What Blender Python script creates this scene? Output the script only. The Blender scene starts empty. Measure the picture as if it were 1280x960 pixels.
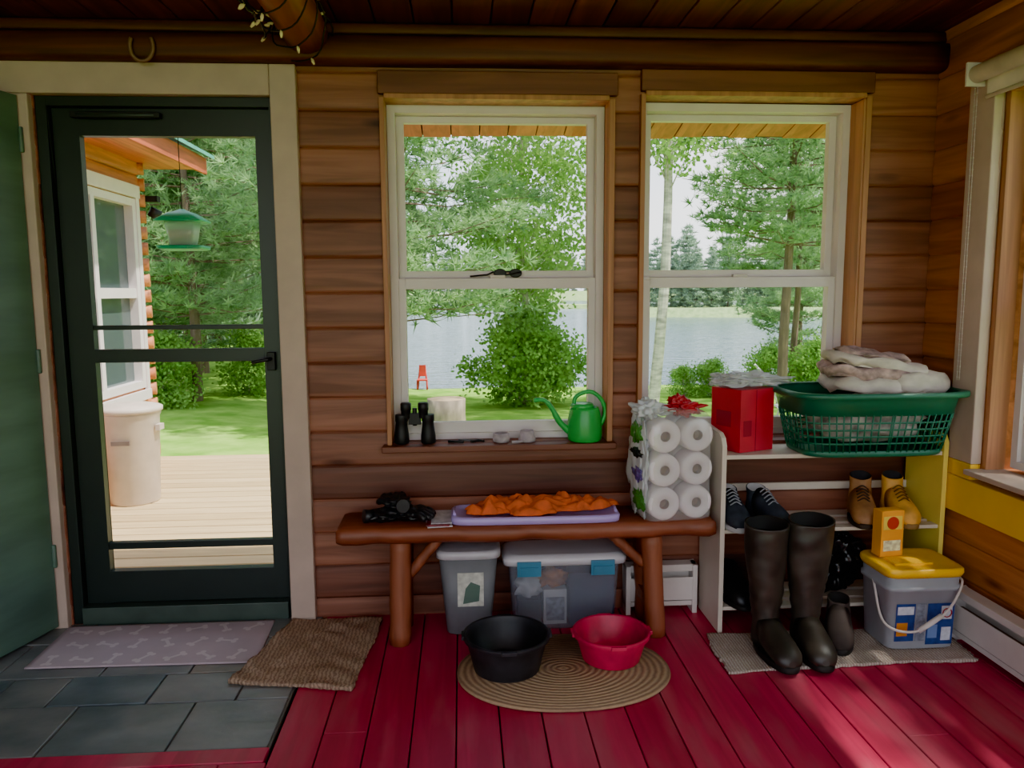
import bpy, bmesh, math, random
from mathutils import Matrix, Vector, noise
random.seed(7)
D=bpy.data; scene=bpy.context.scene
try:
    scene.view_settings.view_transform='AgX'; scene.view_settings.look='AgX - Punchy'
except Exception: pass
# ------------------------------------------------------------------ materials
def lin(h):
    h=h.lstrip('#'); c=[int(h[i:i+2],16)/255 for i in (0,2,4)]
    return tuple((x/12.92 if x<=.04045 else ((x+.055)/1.055)**2.4) for x in c)
def newmat(name):
    m=D.materials.new(name); m.use_nodes=True; nt=m.node_tree; nt.nodes.clear()
    o=nt.nodes.new('ShaderNodeOutputMaterial'); return m,nt,o
def N(nt,t,**k):
    n=nt.nodes.new(t)
    for a,b in k.items(): setattr(n,a,b)
    return n
def mixc(nt,fac,a,b,mode='MIX'):
    m=N(nt,'ShaderNodeMix',data_type='RGBA',blend_type=mode)
    for s,v in ((0,fac),(6,a),(7,b)):
        if hasattr(v,'is_linked') or isinstance(v,bpy.types.NodeSocket): nt.links.new(v,m.inputs[s])
        elif s==0: m.inputs[0].default_value=v
        else: m.inputs[s].default_value=(v[0],v[1],v[2],1)
    return m.outputs[2]
def math_(nt,op,a,b=0.):
    m=N(nt,'ShaderNodeMath',operation=op)
    for i,v in enumerate((a,b)):
        if isinstance(v,bpy.types.NodeSocket): nt.links.new(v,m.inputs[i])
        else: m.inputs[i].default_value=v
    return m.outputs[0]
def coords(nt,scale=(1,1,1)):
    t=N(nt,'ShaderNodeTexCoord'); mp=N(nt,'ShaderNodeMapping'); mp.inputs['Scale'].default_value=scale
    nt.links.new(t.outputs['Object'],mp.inputs[0]); return t.outputs['Object'],mp.outputs[0]
def M(name,col,rough=.55,metal=0,var=.15,scale=(9,9,9),bump=0.,coat=0.,detail=4,col2=None):
    m,nt,o=newmat(name); c=lin(col) if isinstance(col,str) else col
    p=N(nt,'ShaderNodeBsdfPrincipled'); _,v=coords(nt,scale)
    n=N(nt,'ShaderNodeTexNoise'); n.inputs['Scale'].default_value=1; n.inputs['Detail'].default_value=detail
    nt.links.new(v,n.inputs['Vector'])
    r=N(nt,'ShaderNodeMapRange'); r.inputs[1].default_value=.3; r.inputs[2].default_value=.7; nt.links.new(n.outputs[0],r.inputs[0])
    a=tuple(x*(1-var) for x in c); b=tuple(min(1,x*(1+var)) for x in c)
    if col2: b=lin(col2)
    nt.links.new(mixc(nt,r.outputs[0],a,b),p.inputs['Base Color'])
    p.inputs['Roughness'].default_value=rough; p.inputs['Metallic'].default_value=metal
    if coat: p.inputs['Coat Weight'].default_value=coat
    if bump:
        bp=N(nt,'ShaderNodeBump'); bp.inputs['Strength'].default_value=bump; bp.inputs['Distance'].default_value=.01
        nt.links.new(n.outputs[0],bp.inputs['Height']); nt.links.new(bp.outputs[0],p.inputs['Normal'])
    nt.links.new(p.outputs[0],o.inputs[0]); return m
def wood(name,c1,c2,along='X',course=.135,z0=0.,idaxis='Z',rough=.55,knots=True,grain=.35,wear=None):
    """planked wood: tone per board, grain running along an axis, knots"""
    m,nt,o=newmat(name); c1,c2=lin(c1),lin(c2)
    p=N(nt,'ShaderNodeBsdfPrincipled')
    sc={'X':(1.5,22,22),'Y':(22,1.5,22),'Z':(22,22,1.5)}[along]
    ob,v=coords(nt,sc); sp=N(nt,'ShaderNodeSeparateXYZ'); nt.links.new(ob,sp.inputs[0])
    idn=math_(nt,'FLOOR',math_(nt,'DIVIDE',math_(nt,'SUBTRACT',sp.outputs[idaxis],z0),course))
    wn=N(nt,'ShaderNodeTexWhiteNoise',noise_dimensions='1D'); nt.links.new(idn,wn.inputs['W'])
    off=N(nt,'ShaderNodeVectorMath',operation='ADD'); nt.links.new(v,off.inputs[0])
    cb=N(nt,'ShaderNodeCombineXYZ'); nt.links.new(math_(nt,'MULTIPLY',wn.outputs[0],37.),cb.inputs[0]); nt.links.new(math_(nt,'MULTIPLY',wn.outputs[0],51.),cb.inputs[1]); nt.links.new(cb.outputs[0],off.inputs[1])
    n=N(nt,'ShaderNodeTexNoise'); n.inputs['Scale'].default_value=1; n.inputs['Detail'].default_value=6; n.inputs['Distortion'].default_value=.8
    nt.links.new(off.outputs[0],n.inputs['Vector'])
    base=mixc(nt,wn.outputs[0],c1,c2)
    r=N(nt,'ShaderNodeMapRange'); r.inputs[1].default_value=.35; r.inputs[2].default_value=.65; nt.links.new(n.outputs[0],r.inputs[0])
    dark=mixc(nt,1.,base,(1-grain,1-grain*1.08,1-grain*1.15),'MULTIPLY')
    col=mixc(nt,r.outputs[0],dark,base)
    if knots:
        ks={'X':(2.2,7.5,7.5),'Y':(7.5,2.2,7.5),'Z':(7.5,7.5,2.2)}[along]
        _,kv=coords(nt,ks); vo=N(nt,'ShaderNodeTexVoronoi'); vo.inputs['Scale'].default_value=1; nt.links.new(kv,vo.inputs['Vector'])
        kr=N(nt,'ShaderNodeMapRange'); kr.inputs[1].default_value=.05; kr.inputs[2].default_value=.17; nt.links.new(vo.outputs['Distance'],kr.inputs[0])
        kd=mixc(nt,1.,col,(.35,.28,.25),'MULTIPLY'); col=mixc(nt,kr.outputs[0],kd,col)
    if wear:
        _,wv=coords(nt,(9,2.2,2)); wno=N(nt,'ShaderNodeTexNoise'); wno.inputs['Scale'].default_value=1; wno.inputs['Detail'].default_value=9; nt.links.new(wv,wno.inputs['Vector'])
        wr=N(nt,'ShaderNodeMapRange'); wr.inputs[1].default_value=.48; wr.inputs[2].default_value=.72; wr.inputs[4].default_value=.65; nt.links.new(wno.outputs[0],wr.inputs[0])
        col=mixc(nt,wr.outputs[0],col,lin(wear))
        rr=N(nt,'ShaderNodeMapRange'); rr.inputs[3].default_value=rough; rr.inputs[4].default_value=min(1,rough+.3); nt.links.new(wno.outputs[0],rr.inputs[0]); nt.links.new(rr.outputs[0],p.inputs['Roughness'])
    else: p.inputs['Roughness'].default_value=rough
    nt.links.new(col,p.inputs['Base Color'])
    bp=N(nt,'ShaderNodeBump'); bp.inputs['Strength'].default_value=.25; bp.inputs['Distance'].default_value=.004
    nt.links.new(n.outputs[0],bp.inputs['Height']); nt.links.new(bp.outputs[0],p.inputs['Normal'])
    nt.links.new(p.outputs[0],o.inputs[0]); return m
def leafmat(name,c,c2,trans=.5):
    m,nt,o=newmat(name); _,v=coords(nt,(2.3,2.3,2.3))
    n=N(nt,'ShaderNodeTexNoise'); n.inputs['Scale'].default_value=1; n.inputs['Detail'].default_value=6; nt.links.new(v,n.inputs['Vector'])
    r=N(nt,'ShaderNodeMapRange'); r.inputs[1].default_value=.35; r.inputs[2].default_value=.65; nt.links.new(n.outputs[0],r.inputs[0])
    col=mixc(nt,r.outputs[0],lin(c),lin(c2))
    d=N(nt,'ShaderNodeBsdfDiffuse'); t=N(nt,'ShaderNodeBsdfTranslucent'); mx=N(nt,'ShaderNodeMixShader'); mx.inputs[0].default_value=trans
    nt.links.new(col,d.inputs[0]); nt.links.new(col,t.inputs[0]); nt.links.new(d.outputs[0],mx.inputs[1]); nt.links.new(t.outputs[0],mx.inputs[2]); nt.links.new(mx.outputs[0],o.inputs[0]); return m
def film(name,tint=(1,1,1),alpha=.08,rough=.05,diff=None,dfac=0.):
    m,nt,o=newmat(name); tr=N(nt,'ShaderNodeBsdfTransparent'); tr.inputs[0].default_value=(*tint,1)
    g=N(nt,'ShaderNodeBsdfGlossy'); g.inputs['Roughness'].default_value=rough
    mx=N(nt,'ShaderNodeMixShader'); mx.inputs[0].default_value=alpha
    nt.links.new(tr.outputs[0],mx.inputs[1]); nt.links.new(g.outputs[0],mx.inputs[2]); out=mx.outputs[0]
    if diff:
        d=N(nt,'ShaderNodeBsdfDiffuse'); d.inputs[0].default_value=(*lin(diff),1); m2=N(nt,'ShaderNodeMixShader'); m2.inputs[0].default_value=dfac
        nt.links.new(out,m2.inputs[1]); nt.links.new(d.outputs[0],m2.inputs[2]); out=m2.outputs[0]
    nt.links.new(out,o.inputs[0]); return m
def stripes(name,c1,c2,axis='Y',scale=60,rough=.95,noise_amt=2.,bump=.6,rings=False,center=(0,0,0)):
    m,nt,o=newmat(name); t=N(nt,'ShaderNodeTexCoord'); mp=N(nt,'ShaderNodeMapping'); mp.inputs['Location'].default_value=tuple(-x for x in center)
    nt.links.new(t.outputs['Object'],mp.inputs[0])
    if rings: mp.inputs['Scale'].default_value=rings; mp.inputs['Location'].default_value=tuple(-a*b for a,b in zip(center,rings))
    w=N(nt,'ShaderNodeTexWave',wave_type='RINGS' if rings else 'BANDS')
    if rings: w.rings_direction='Z'
    else: w.bands_direction=axis
    w.inputs['Scale'].default_value=scale; w.inputs['Distortion'].default_value=noise_amt; w.inputs['Detail'].default_value=3; w.inputs['Detail Scale'].default_value=3
    nt.links.new(mp.outputs[0],w.inputs['Vector'])
    n=N(nt,'ShaderNodeTexNoise'); n.inputs['Scale'].default_value=90; nt.links.new(t.outputs['Object'],n.inputs['Vector'])
    col=mixc(nt,w.outputs[1] if len(w.outputs)>1 else w.outputs[0],lin(c1),lin(c2)); col=mixc(nt,n.outputs[0],mixc(nt,1.,col,(.7,.7,.7),'MULTIPLY'),col)
    p=N(nt,'ShaderNodeBsdfPrincipled'); p.inputs['Roughness'].default_value=rough; nt.links.new(col,p.inputs['Base Color'])
    bp=N(nt,'ShaderNodeBump'); bp.inputs['Strength'].default_value=bump; bp.inputs['Distance'].default_value=.004; nt.links.new(w.outputs[0],bp.inputs['Height']); nt.links.new(bp.outputs[0],p.inputs['Normal'])
    nt.links.new(p.outputs[0],o.inputs[0]); return m
# ------------------------------------------------------------------ mesh builder
class B:
    def __init__(s,xf=None): s.v=[];s.f=[];s.mi=[];s.sm=[];s.mats=[];s.xf=xf
    def m(s,mat):
        if mat not in s.mats: s.mats.append(mat)
        return s.mats.index(mat)
    def add(s,vs,fs,mat,smooth=False,xf=None):
        b=len(s.v); k=s.m(mat)
        for p in vs:
            p=Vector(p)
            if xf is not None: p=xf@p
            if s.xf is not None: p=s.xf@p
            s.v.append(tuple(p))
        for f in fs: s.f.append([b+i for i in f]); s.mi.append(k); s.sm.append(smooth)
        return s
    def box(s,x0,x1,y0,y1,z0,z1,mat,xf=None):
        vs=[(x,y,z) for x in (x0,x1) for y in (y0,y1) for z in (z0,z1)]
        return s.add(vs,[(0,1,3,2),(4,6,7,5),(0,4,5,1),(2,3,7,6),(0,2,6,4),(1,5,7,3)],mat,False,xf)
    def cbox(s,c,d,mat,rot=0.):
        xf=Matrix.Translation(c)@Matrix.Rotation(rot,4,'Z')
        return s.box(-d[0]/2,d[0]/2,-d[1]/2,d[1]/2,-d[2]/2,d[2]/2,mat,xf)
    def loft(s,rings,mat,smooth=True,cap0=True,cap1=True,xf=None,closed=True):
        n=len(rings[0]); vs=[p for r in rings for p in r]; fs=[]
        for i in range(len(rings)-1):
            for j in range(n if closed else n-1):
                k=(j+1)%n; fs.append((i*n+j,i*n+k,(i+1)*n+k,(i+1)*n+j))
        s.add(vs,fs,mat,smooth,xf)
        if cap0: s.add(rings[0],[tuple(range(n))[::-1]],mat,False,xf)
        if cap1: s.add(rings[-1],[tuple(range(n))],mat,False,xf)
        return s
    def tube(s,pts,r,mat,n=8,cap=True,xf=None):
        pts=[Vector(p) for p in pts]; rs=r if isinstance(r,(list,tuple)) else [r]*len(pts); rings=[]
        t0=(pts[1]-pts[0]).normalized(); a=t0.orthogonal().normalized()
        for i,p in enumerate(pts):
            t=(pts[min(i+1,len(pts)-1)]-pts[max(i-1,0)]).normalized(); a=(a-t*a.dot(t))
            a=a.normalized() if a.length>1e-6 else t.orthogonal().normalized(); b=t.cross(a)
            rings.append([p+(a*math.cos(q)+b*math.sin(q))*rs[i] for q in [2*math.pi*j/n for j in range(n)]])
        return s.loft(rings,mat,True,cap,cap,xf)
    def lathe(s,c,prof,mat,n=32,xf=None,cap0=True,cap1=True):
        return s.loft([[(c[0]+r*math.cos(2*math.pi*j/n),c[1]+r*math.sin(2*math.pi*j/n),c[2]+z) for j in range(n)] for r,z in prof],mat,True,cap0,cap1,xf)
    def blob(s,c,r,mat,amp=.25,freq=3.,seed=0,sub=4,flat=None,xf=None):
        bm=bmesh.new(); bmesh.ops.create_icosphere(bm,subdivisions=sub,radius=1); vs=[]
        for v in bm.verts:
            p=v.co.copy(); k=1+amp*noise.turbulence(p*freq+Vector((seed*7.3,seed*3.1,0)),3,False)*1.2-amp*.3
            q=Vector((c[0]+p.x*r[0]*k,c[1]+p.y*r[1]*k,c[2]+p.z*r[2]*k))
            if flat is not None and q.z<flat: q.z=flat
            vs.append(q)
        fs=[[v.index for v in f.verts] for f in bm.faces]; bm.free(); return s.add(vs,fs,mat,True,xf)
    def make(s,name,bevel=0.,parent=None,seg=2):
        me=D.meshes.new(name); me.from_pydata(s.v,[],s.f)
        for mt in s.mats: me.materials.append(mt)
        me.polygons.foreach_set('material_index',s.mi); me.polygons.foreach_set('use_smooth',s.sm); me.update()
        if len(s.v)<60000:
            bm=bmesh.new(); bm.from_mesh(me); bmesh.ops.remove_doubles(bm,verts=bm.verts,dist=1e-5); bmesh.ops.recalc_face_normals(bm,faces=bm.faces); bm.to_mesh(me); bm.free()
        o=D.objects.new(name,me); scene.collection.objects.link(o)
        if parent: o.parent=parent
        if bevel:
            b=o.modifiers.new('bev','BEVEL'); b.width=bevel; b.segments=seg; b.limit_method='ANGLE'; b.angle_limit=math.radians(50); b.harden_normals=False
        return o
def se(cx,cy,z,rx,ry,n=40,p=5.,rot=0.):
    out=[]
    for j in range(n):
        t=2*math.pi*j/n; c,s_=math.cos(t),math.sin(t)
        x=math.copysign(abs(c)**(2/p),c)*rx; y=math.copysign(abs(s_)**(2/p),s_)*ry
        out.append((cx+x*math.cos(rot)-y*math.sin(rot),cy+x*math.sin(rot)+y*math.cos(rot),z))
    return out
def bez(pts,n=20):
    """catmull-rom through points"""
    P=[Vector(p) for p in pts]; P=[2*P[0]-P[1]]+P+[2*P[-1]-P[-2]]; out=[]
    for i in range(1,len(P)-2):
        for k in range(n):
            t=k/n; a,b,c,d=P[i-1],P[i],P[i+1],P[i+2]
            out.append(.5*((2*b)+(c-a)*t+(2*a-5*b+4*c-d)*t*t+(3*b-a-3*c+d)*t**3))
    out.append(P[-2]); return out
def free(u0,u1,z0,z1,ops):
    """rectangles of [u0,u1]x[z0,z1] not covered by openings"""
    zs=sorted({z0,z1}|{z for o in ops for z in (o[2],o[3]) if z0<z<z1}); out=[]
    for a,b in zip(zs,zs[1:]):
        mid=(a+b)/2; cur=u0
        for o in sorted([o for o in ops if o[2]<mid<o[3]]):
            if o[0]>cur: out.append((cur,min(o[0],u1),a,b))
            cur=max(cur,o[1])
        if cur<u1: out.append((cur,u1,a,b))
    return out
def siding(b,u0,u1,z0,z1,ops,mat,course=.135,dep=.009):
    """lapped, softly convex board siding; local x along wall, wall face at y=0, room at -y"""
    prof=[(0,0),(.03,.55),(.07,.85),(.2,1.),(.5,.95),(.8,.75),(.95,.5),(1,0)]
    z=z0
    while z<z1-1e-4:
        for (s0,d0),(s1,d1) in zip(prof,prof[1:]):
            a,c=z+s0*course,min(z+s1*course,z1)
            if a>=z1: break
            for r in free(u0,u1,a,c,ops):
                f0=(r[2]-a)/(c-a); f1=(r[3]-a)/(c-a); e0=-dep*(d0+(d1-d0)*f0); e1=-dep*(d0+(d1-d0)*f1)
                b.add([(r[0],e0,r[2]),(r[1],e0,r[2]),(r[1],e1,r[3]),(r[0],e1,r[3])],[(0,1,2,3)],mat,False)
        z+=course
def wall(name,u0,u1,z0,z1,ops,mat,xf,th=.2,matb=None):
    b=B(xf); siding(b,u0,u1,z0,z1,ops,mat)
    for r in free(u0,u1,z0,z1,ops): b.box(r[0],r[1],0.001,th,r[2],r[3],matb or mat)
    return b.make(name)
# ------------------------------------------------------------------ palette
W_back=wood('plank_siding','704232','a86c54','X',z0=-.06,grain=.48); W_right=wood('plank_siding_lit','a86036','d08a54','Y',z0=-.06,grain=.4)  # right wall: bounced window light put in as a lighter orange
W_beam=wood('beam_wood','602e22','703a2a','X',course=.2,z0=2.07,grain=.5); W_ceil=wood('ceil_wood','6c3428','824234','Y',course=.14,z0=-.02,idaxis='X',grain=.4)
W_case=wood('casing_wood','7e4c3a','905a44','X',course=.5); W_jamb=wood('pine_jamb','bc7c54','c88c62','Z',course=3,knots=False)
W_bench=wood('bench_wood','8a4a34','9e5a40','X',course=3,rough=.5,grain=.45); W_leg=wood('bench_leg','90523a','9c5c40','Z',course=3,rough=.55,grain=.45)
W_raft=wood('rafter_wood','9a4c22','ac5a2a','Y',course=3,rough=.5)
red=wood('red_floor','b8244c','ce325c','Y',course=.131,z0=-.033,idaxis='X',rough=.34,knots=False,grain=.24,wear='b8646e')
cream=M('cream_trim','c2aa9a',.6,var=.08); white=M('white_frame','e0d6d4',.45,var=.04); offw=M('off_white','d8cfc8',.5,var=.06)
dgreen=M('door_green','566e62',.45,var=.2,scale=(3,3,14)); dframe=M('storm_frame','202a26',.4,var=.1); black=M('black_rubber','1a1a1c',.55,var=.3,bump=.1)
glass=film('window_glass',(1,1,1),.002,.0); yellow=M('yellow_trim','ffc81e',.5,var=.05)  # one bright yellow for the window apron and the foot of its casing
# ------------------------------------------------------------------ room shell
YB=-.9
I=Matrix.Translation((0,3,0)); XR=1.87
RW=Matrix.Translation((XR,0,0))@Matrix.Rotation(-math.pi/2,4,'Z')   # local x -> -Y, local +y -> +X
door=(-1.54,-.69,0,2.01); w1=(-.283,.583,.70,2.01); w2=(.70,1.583,.70,2.03)
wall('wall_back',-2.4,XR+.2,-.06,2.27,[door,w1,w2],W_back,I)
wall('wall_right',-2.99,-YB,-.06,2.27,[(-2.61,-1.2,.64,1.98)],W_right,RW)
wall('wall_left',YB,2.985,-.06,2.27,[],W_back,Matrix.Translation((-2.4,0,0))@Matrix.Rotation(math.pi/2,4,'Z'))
b=B(); sub=M('subfloor','2a0c10',.9)
b.box(-2.4,XR,YB,3.0,-.06,-.02,sub)
k=-.033-.131*20
while k<XR:
    x0,x1=max(k+.002,-2.4),min(k+.129,XR)
    if x1>x0+.01:
        y0,y1=(YB,3.0) if x0>-.60 else (YB,2.03)
        cut=random.uniform(0.2,2.6)
        parts=[(y0,cut-.001),(cut+.001,y1)] if y0<cut<y1-.3 and random.random()<.35 else [(y0,y1)]
        for p0,p1 in parts:
            xx0=x0 if not (x0>-.60 and x0<-.57) else -.565
            b.box(xx0 if p1<2.2 else max(xx0,-.565),x1,p0,p1,-.02,0,red)
    k+=.131
b.box(-2.4,-.567,2.033,2.10,-.02,.002,red)
b.make('floor',bevel=.002,seg=1)
b=B(); grout=M('grout','706c66',.9); b.box(-2.4,-.567,2.10,3.0,-.019,-.006,grout)
sl=[M('slate_%d'%i,c,.36,var=.25,scale=(5,7,6),bump=.6,detail=8,col2=c2) for i,(c,c2) in enumerate([('626e70','7c8484'),('6a6a64','8c8274'),('58646a','707c80'),('707678','868684')])]
for (y0,y1,xs_) in [(2.103,2.37,[-.57,-.86,-1.22,-1.55,-1.9,-2.4]),(2.376,2.56,[-.57,-.74,-1.02,-1.33,-1.52,-1.95,-2.4]),(2.566,2.82,[-.57,-.95,-1.25,-1.6,-2.0,-2.4]),(2.826,2.998,[-.57,-.8,-1.2,-1.45,-1.8,-2.4])]:
    for a,c in zip(xs_,xs_[1:]): b.box(c+.003,a-.003,y0,y1,-.012,random.uniform(-.001,.002),random.choice(sl))
b.make('floor_slate_tile',bevel=.003)
b=B(); x=-2.4
while x<XR: b.box(x+.002,min(x+.138,XR),YB,3.0,2.27,2.29,W_ceil); x+=.14
roofm=M('roof','5b4030',.9); b.box(-2.7,XR+.3,YB-.1,3.2,2.295,2.42,roofm)
b.make('ceiling',bevel=.003,seg=1)
b=B(); soff=wood('soffit','cc6642','e08860','Y',course=.14,idaxis='X')
xx=-2.7
while xx<2.4:
    th=math.radians(-13); b.box(xx+.003,xx+.137,0,.80+random.uniform(-.02,.02),-.02,0,soff,Matrix.Translation((0,3.16,2.26))@Matrix.Rotation(th,4,'X')); xx+=.14
b.box(-2.7,2.4,0,.84,0.001,.04,roofm,Matrix.Translation((0,3.16,2.26))@Matrix.Rotation(math.radians(-13),4,'X'))
b.make('roof_eave')
b=B()
def logbeam(b,x0,x1,cy,cz,ry,rz,mat,n=28,seed=0,e=.45):
    rings=[]
    for i in range(61):
        x=x0+(x1-x0)*i/60; rings.append([(x,cy+ry*(1+.05*noise.noise(Vector((x*1.5,seed,3))))*math.copysign(abs(math.cos(t))**e,math.cos(t)),cz+rz*(1+.04*noise.noise(Vector((x*2,seed,8))))*math.copysign(abs(math.sin(t))**e,math.sin(t))) for t in [2*math.pi*j/n for j in range(n)]])
    b.loft(rings,mat)
logbeam(b,-2.38,XR-.005,2.995,2.172,.07,.052,W_beam); logbeam(b,-2.38,XR-.005,3.0,2.247,.045,.023,W_beam,seed=4)
b.make('trim_1')
b=B(); rings=[]
for i in range(31):
    y=YB+.02+i*(2.92-YB-.02)/30; r=.082*(1+.06*noise.noise(Vector((1,y*1.3,2))))
    rings.append([(-.55+r*math.cos(t)+.01*math.sin(y*3),y,2.215+r*math.sin(t)*.9) for t in [2*math.pi*j/18 for j in range(18)]])
b.loft(rings,W_raft); b.make('ceiling_rafter')
b=B(); wire=M('wire','2c2a26',.5); bulb=M('bulb','e8d8b0',.2)
mE,nt,o=newmat('bulb_glow'); e=N(nt,'ShaderNodeEmission'); e.inputs[0].default_value=(1,.75,.4,1); e.inputs[1].default_value=1.2; nt.links.new(e.outputs[0],o.inputs[0])
for strand in range(6):
    pts=[]
    for i in range(130):
        y=2.9-i*.016; t=(math.pi*1.02+.75*math.sin(i*.13+strand*1.1)) if strand>2 else i*.21+strand*2.1; rr=.098+.014*noise.noise(Vector((i*.3,strand,0)))+(.018*abs(math.sin(i*.2+strand)) if strand>2 else 0)
        pts.append((-.55+rr*math.cos(t)+.01*math.sin(y*3),y,2.205+min(rr*math.sin(t),.05)-.006))
    b.tube(pts,.003,wire,n=5)
    for i in range(4,130,9):
        p=Vector(pts[i]); q=p+Vector((p.x+.55,0,p.z-2.215)).normalized()*.022; b.tube([p,(p+q)/2,q],[.004,.006,.003],mE if i%3==0 else bulb,n=6)
b.make('string_lights')
b=B(); iron=M('rusty_iron','8a6a5c',.6,metal=.4)
pts=[(-1.115+.04*math.cos(t),2.913,2.16-.05*math.sin(t)) for t in [math.radians(-35+i*250/24) for i in range(25)]]
b.tube(pts,.007,iron); b.make('horseshoe')
# ------------------------------------------------------------------ door
b=B()
b.box(-.69,-.595,2.962,3.0,.0,2.12,cream); b.box(-1.66,-.691,2.962,3.0,2.01,2.12,cream); b.box(-1.66,-1.545,2.962,3.0,.0,2.009,cream)
b.make('trim_2',bevel=.004)
b=B()
b.box(-1.539,-1.50,3.0,3.2,0,2.009,dframe); b.box(-.705,-.691,3.0,3.2,0,2.009,dframe); b.box(-1.5,-.705,3.0,3.2,1.975,2.009,dframe)
thr=M('threshold','4c5a52',.4,metal=.3); b.box(-1.5,-.705,2.985,3.2,0,.07,thr)
b.box(-1.498,-1.405,3.03,3.07,.072,1.973,dframe); b.box(-.765,-.707,3.03,3.07,.072,1.973,dframe)
b.box(-1.405,-.765,3.03,3.07,1.875,1.973,dframe); b.box(-1.405,-.765,3.03,3.07,.072,.20,dframe)
b.box(-1.405,-.765,3.03,3.07,1.03,1.08,dframe); b.box(-1.405,-.765,3.035,3.065,1.155,1.172,dframe); b.box(-1.405,-.765,3.035,3.065,.288,.315,dframe)
b.box(-1.40,-.77,3.045,3.049,.20,1.875,glass)
b.box(-1.42,-1.10,3.0,3.025,1.935,1.955,black); b.tube([(-1.40,3.012,1.945),(-1.12,3.012,1.945)],.013,dframe,n=10)
b.box(-.752,-.722,3.005,3.03,.995,1.065,black); b.tube([(-.737,3.01,1.04),(-.74,2.975,1.04),(-.80,2.968,1.03)],.007,black)
b.make('door_1',bevel=.003)
ang=math.atan2(-.958,-.287); L=Matrix.Translation((-1.575,2.955,0))@Matrix.Rotation(ang,4,'Z')
b=B(L); b.box(0,.86,-.045,0,.012,2.0,dgreen)
brass=M('brass','a07840',.3,metal=.9)
b.tube([(.80,.0,1.0),(.80,.04,1.0)],.012,brass); b.lathe((0,0,0),[(.012,0),(.028,.01),(.03,.03),(.012,.045)],brass,n=20,xf=Matrix.Translation((.80,.03,1.0))@Matrix.Rotation(-math.pi/2,4,'X'))
for z in (.25,1.0,1.8): b.tube([(0,.004,z),(0,.004,z+.09)],.008,dgreen)
b.make('door_2',bevel=.003)
# ------------------------------------------------------------------ windows
def dh(name,x0,x1,z0,z1,xf,zm=1.345,wmat=white):
    """double-hung window; local y=0 is the inside wall face"""
    b=B(xf); w=.03
    b.box(x0,x0+w,.07,.18,z0,z1,wmat); b.box(x1-w,x1,.07,.18,z0,z1,wmat); b.box(x0+w,x1-w,.07,.18,z1-w,z1,wmat); b.box(x0+w,x1-w,.07,.18,z0,z0+.025,wmat)
    def sash(a,c,d,e,y,bot,top,s=.028):
        b.box(a,a+s,y,y+.035,d,e,wmat); b.box(c-s,c,y,y+.035,d,e,wmat); b.box(a+s,c-s,y,y+.035,d,d+bot,wmat); b.box(a+s,c-s,y,y+.035,e-top,e,wmat)
        b.box(a+s,c-s,y+.016,y+.019,d+bot,e-top,glass)
    sash(x0+w,x1-w,zm-.01,z1-w,.125,.04,.025); sash(x0+w-.008,x1-w+.008,z0+.025,zm,.085,.042,.042,s=.034)
    xm=(x0+x1)/2; b.box(xm-.03,xm+.03,.08,.10,zm,zm+.012,offw)
    return b.make(name,bevel=.003)
dh('window_1',-.277,.567,.70,2.005,I); dh('window_2',.705,1.558,.70,2.02,I)
dh('window_3',-2.56,-1.22,.66,1.96,RW,zm=1.2)
b=B()
for (a,c,t) in [(-.283,.583,2.01),(.70,1.583,2.03)]:
    b.box(a-.012,a+.006,2.965,3.07,.70,t,W_jamb); b.box(c-.016,c+.006,2.965,3.07,.70,t,W_jamb); b.box(a+.006,c-.016,2.965,3.07,t-.006,t+.012,W_jamb)
b.box(1.558,1.575,2.97,3.18,.70,2.02,W_jamb)
b.make('trim_3',bevel=.002)
b=B(); b.box(-.30,.60,2.968,2.999,2.022,2.105,W_case); b.box(.69,1.60,2.968,2.999,2.042,2.12,W_case)
b.box(-.315,.60,2.93,3.075,.675,.699,W_case); b.box(.69,1.62,2.93,3.075,.675,.699,W_case); b.make('trim_4',bevel=.004)
X0=XR-.04
b=B(); b.box(X0,XR-.001,2.61,2.745,.66,2.07,cream); b.box(X0,XR-.001,1.07,2.61,1.98,2.07,cream); b.box(X0,XR-.001,1.07,1.2,.66,1.98,cream)
b.make('trim_5',bevel=.004)
b=B(); b.box(X0-.005,XR-.001,1.05,2.75,.465,.60,yellow); b.box(X0,XR-.001,2.612,2.745,.601,.659,yellow)
b.box(X0-.03,XR+.08,1.1,2.61,.625,.645,cream); b.make('trim_6',bevel=.004)
b=B(); b.box(XR,XR+.07,2.585,2.609,.645,1.98,W_jamb); b.box(XR+.0,XR+.07,1.2,2.585,1.955,1.98,W_jamb); b.box(XR,XR+.07,1.2,1.225,.645,1.955,W_jamb); b.make('trim_7',bevel=.002)
b=B(); blindm=M('blind_fabric','ddd3bf',.8)
b.tube([(X0-.035,1.15,2.03),(X0-.035,2.66,2.03)],.03,blindm,n=20); b.box(X0-.009,X0-.006,1.17,2.64,1.955,2.03,blindm); b.tube([(X0-.008,1.17,1.95),(X0-.008,2.64,1.95)],.008,blindm,n=8)
b.box(X0-.07,X0-.001,2.662,2.672,1.99,2.07,offw)
for j in range(52):
    for dy in (0,.013): b.blob((X0-.02,2.675+dy,1.99-j*.02),(.0028,.0028,.0028),offw,amp=0,sub=1)
b.tube([(X0-.02,2.675,1.99),(X0-.02,2.675,.96)],.0012,offw,n=5); b.tube([(X0-.02,2.688,1.99),(X0-.02,2.688,.96)],.0012,offw,n=5)
b.make('roller_blind')
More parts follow.
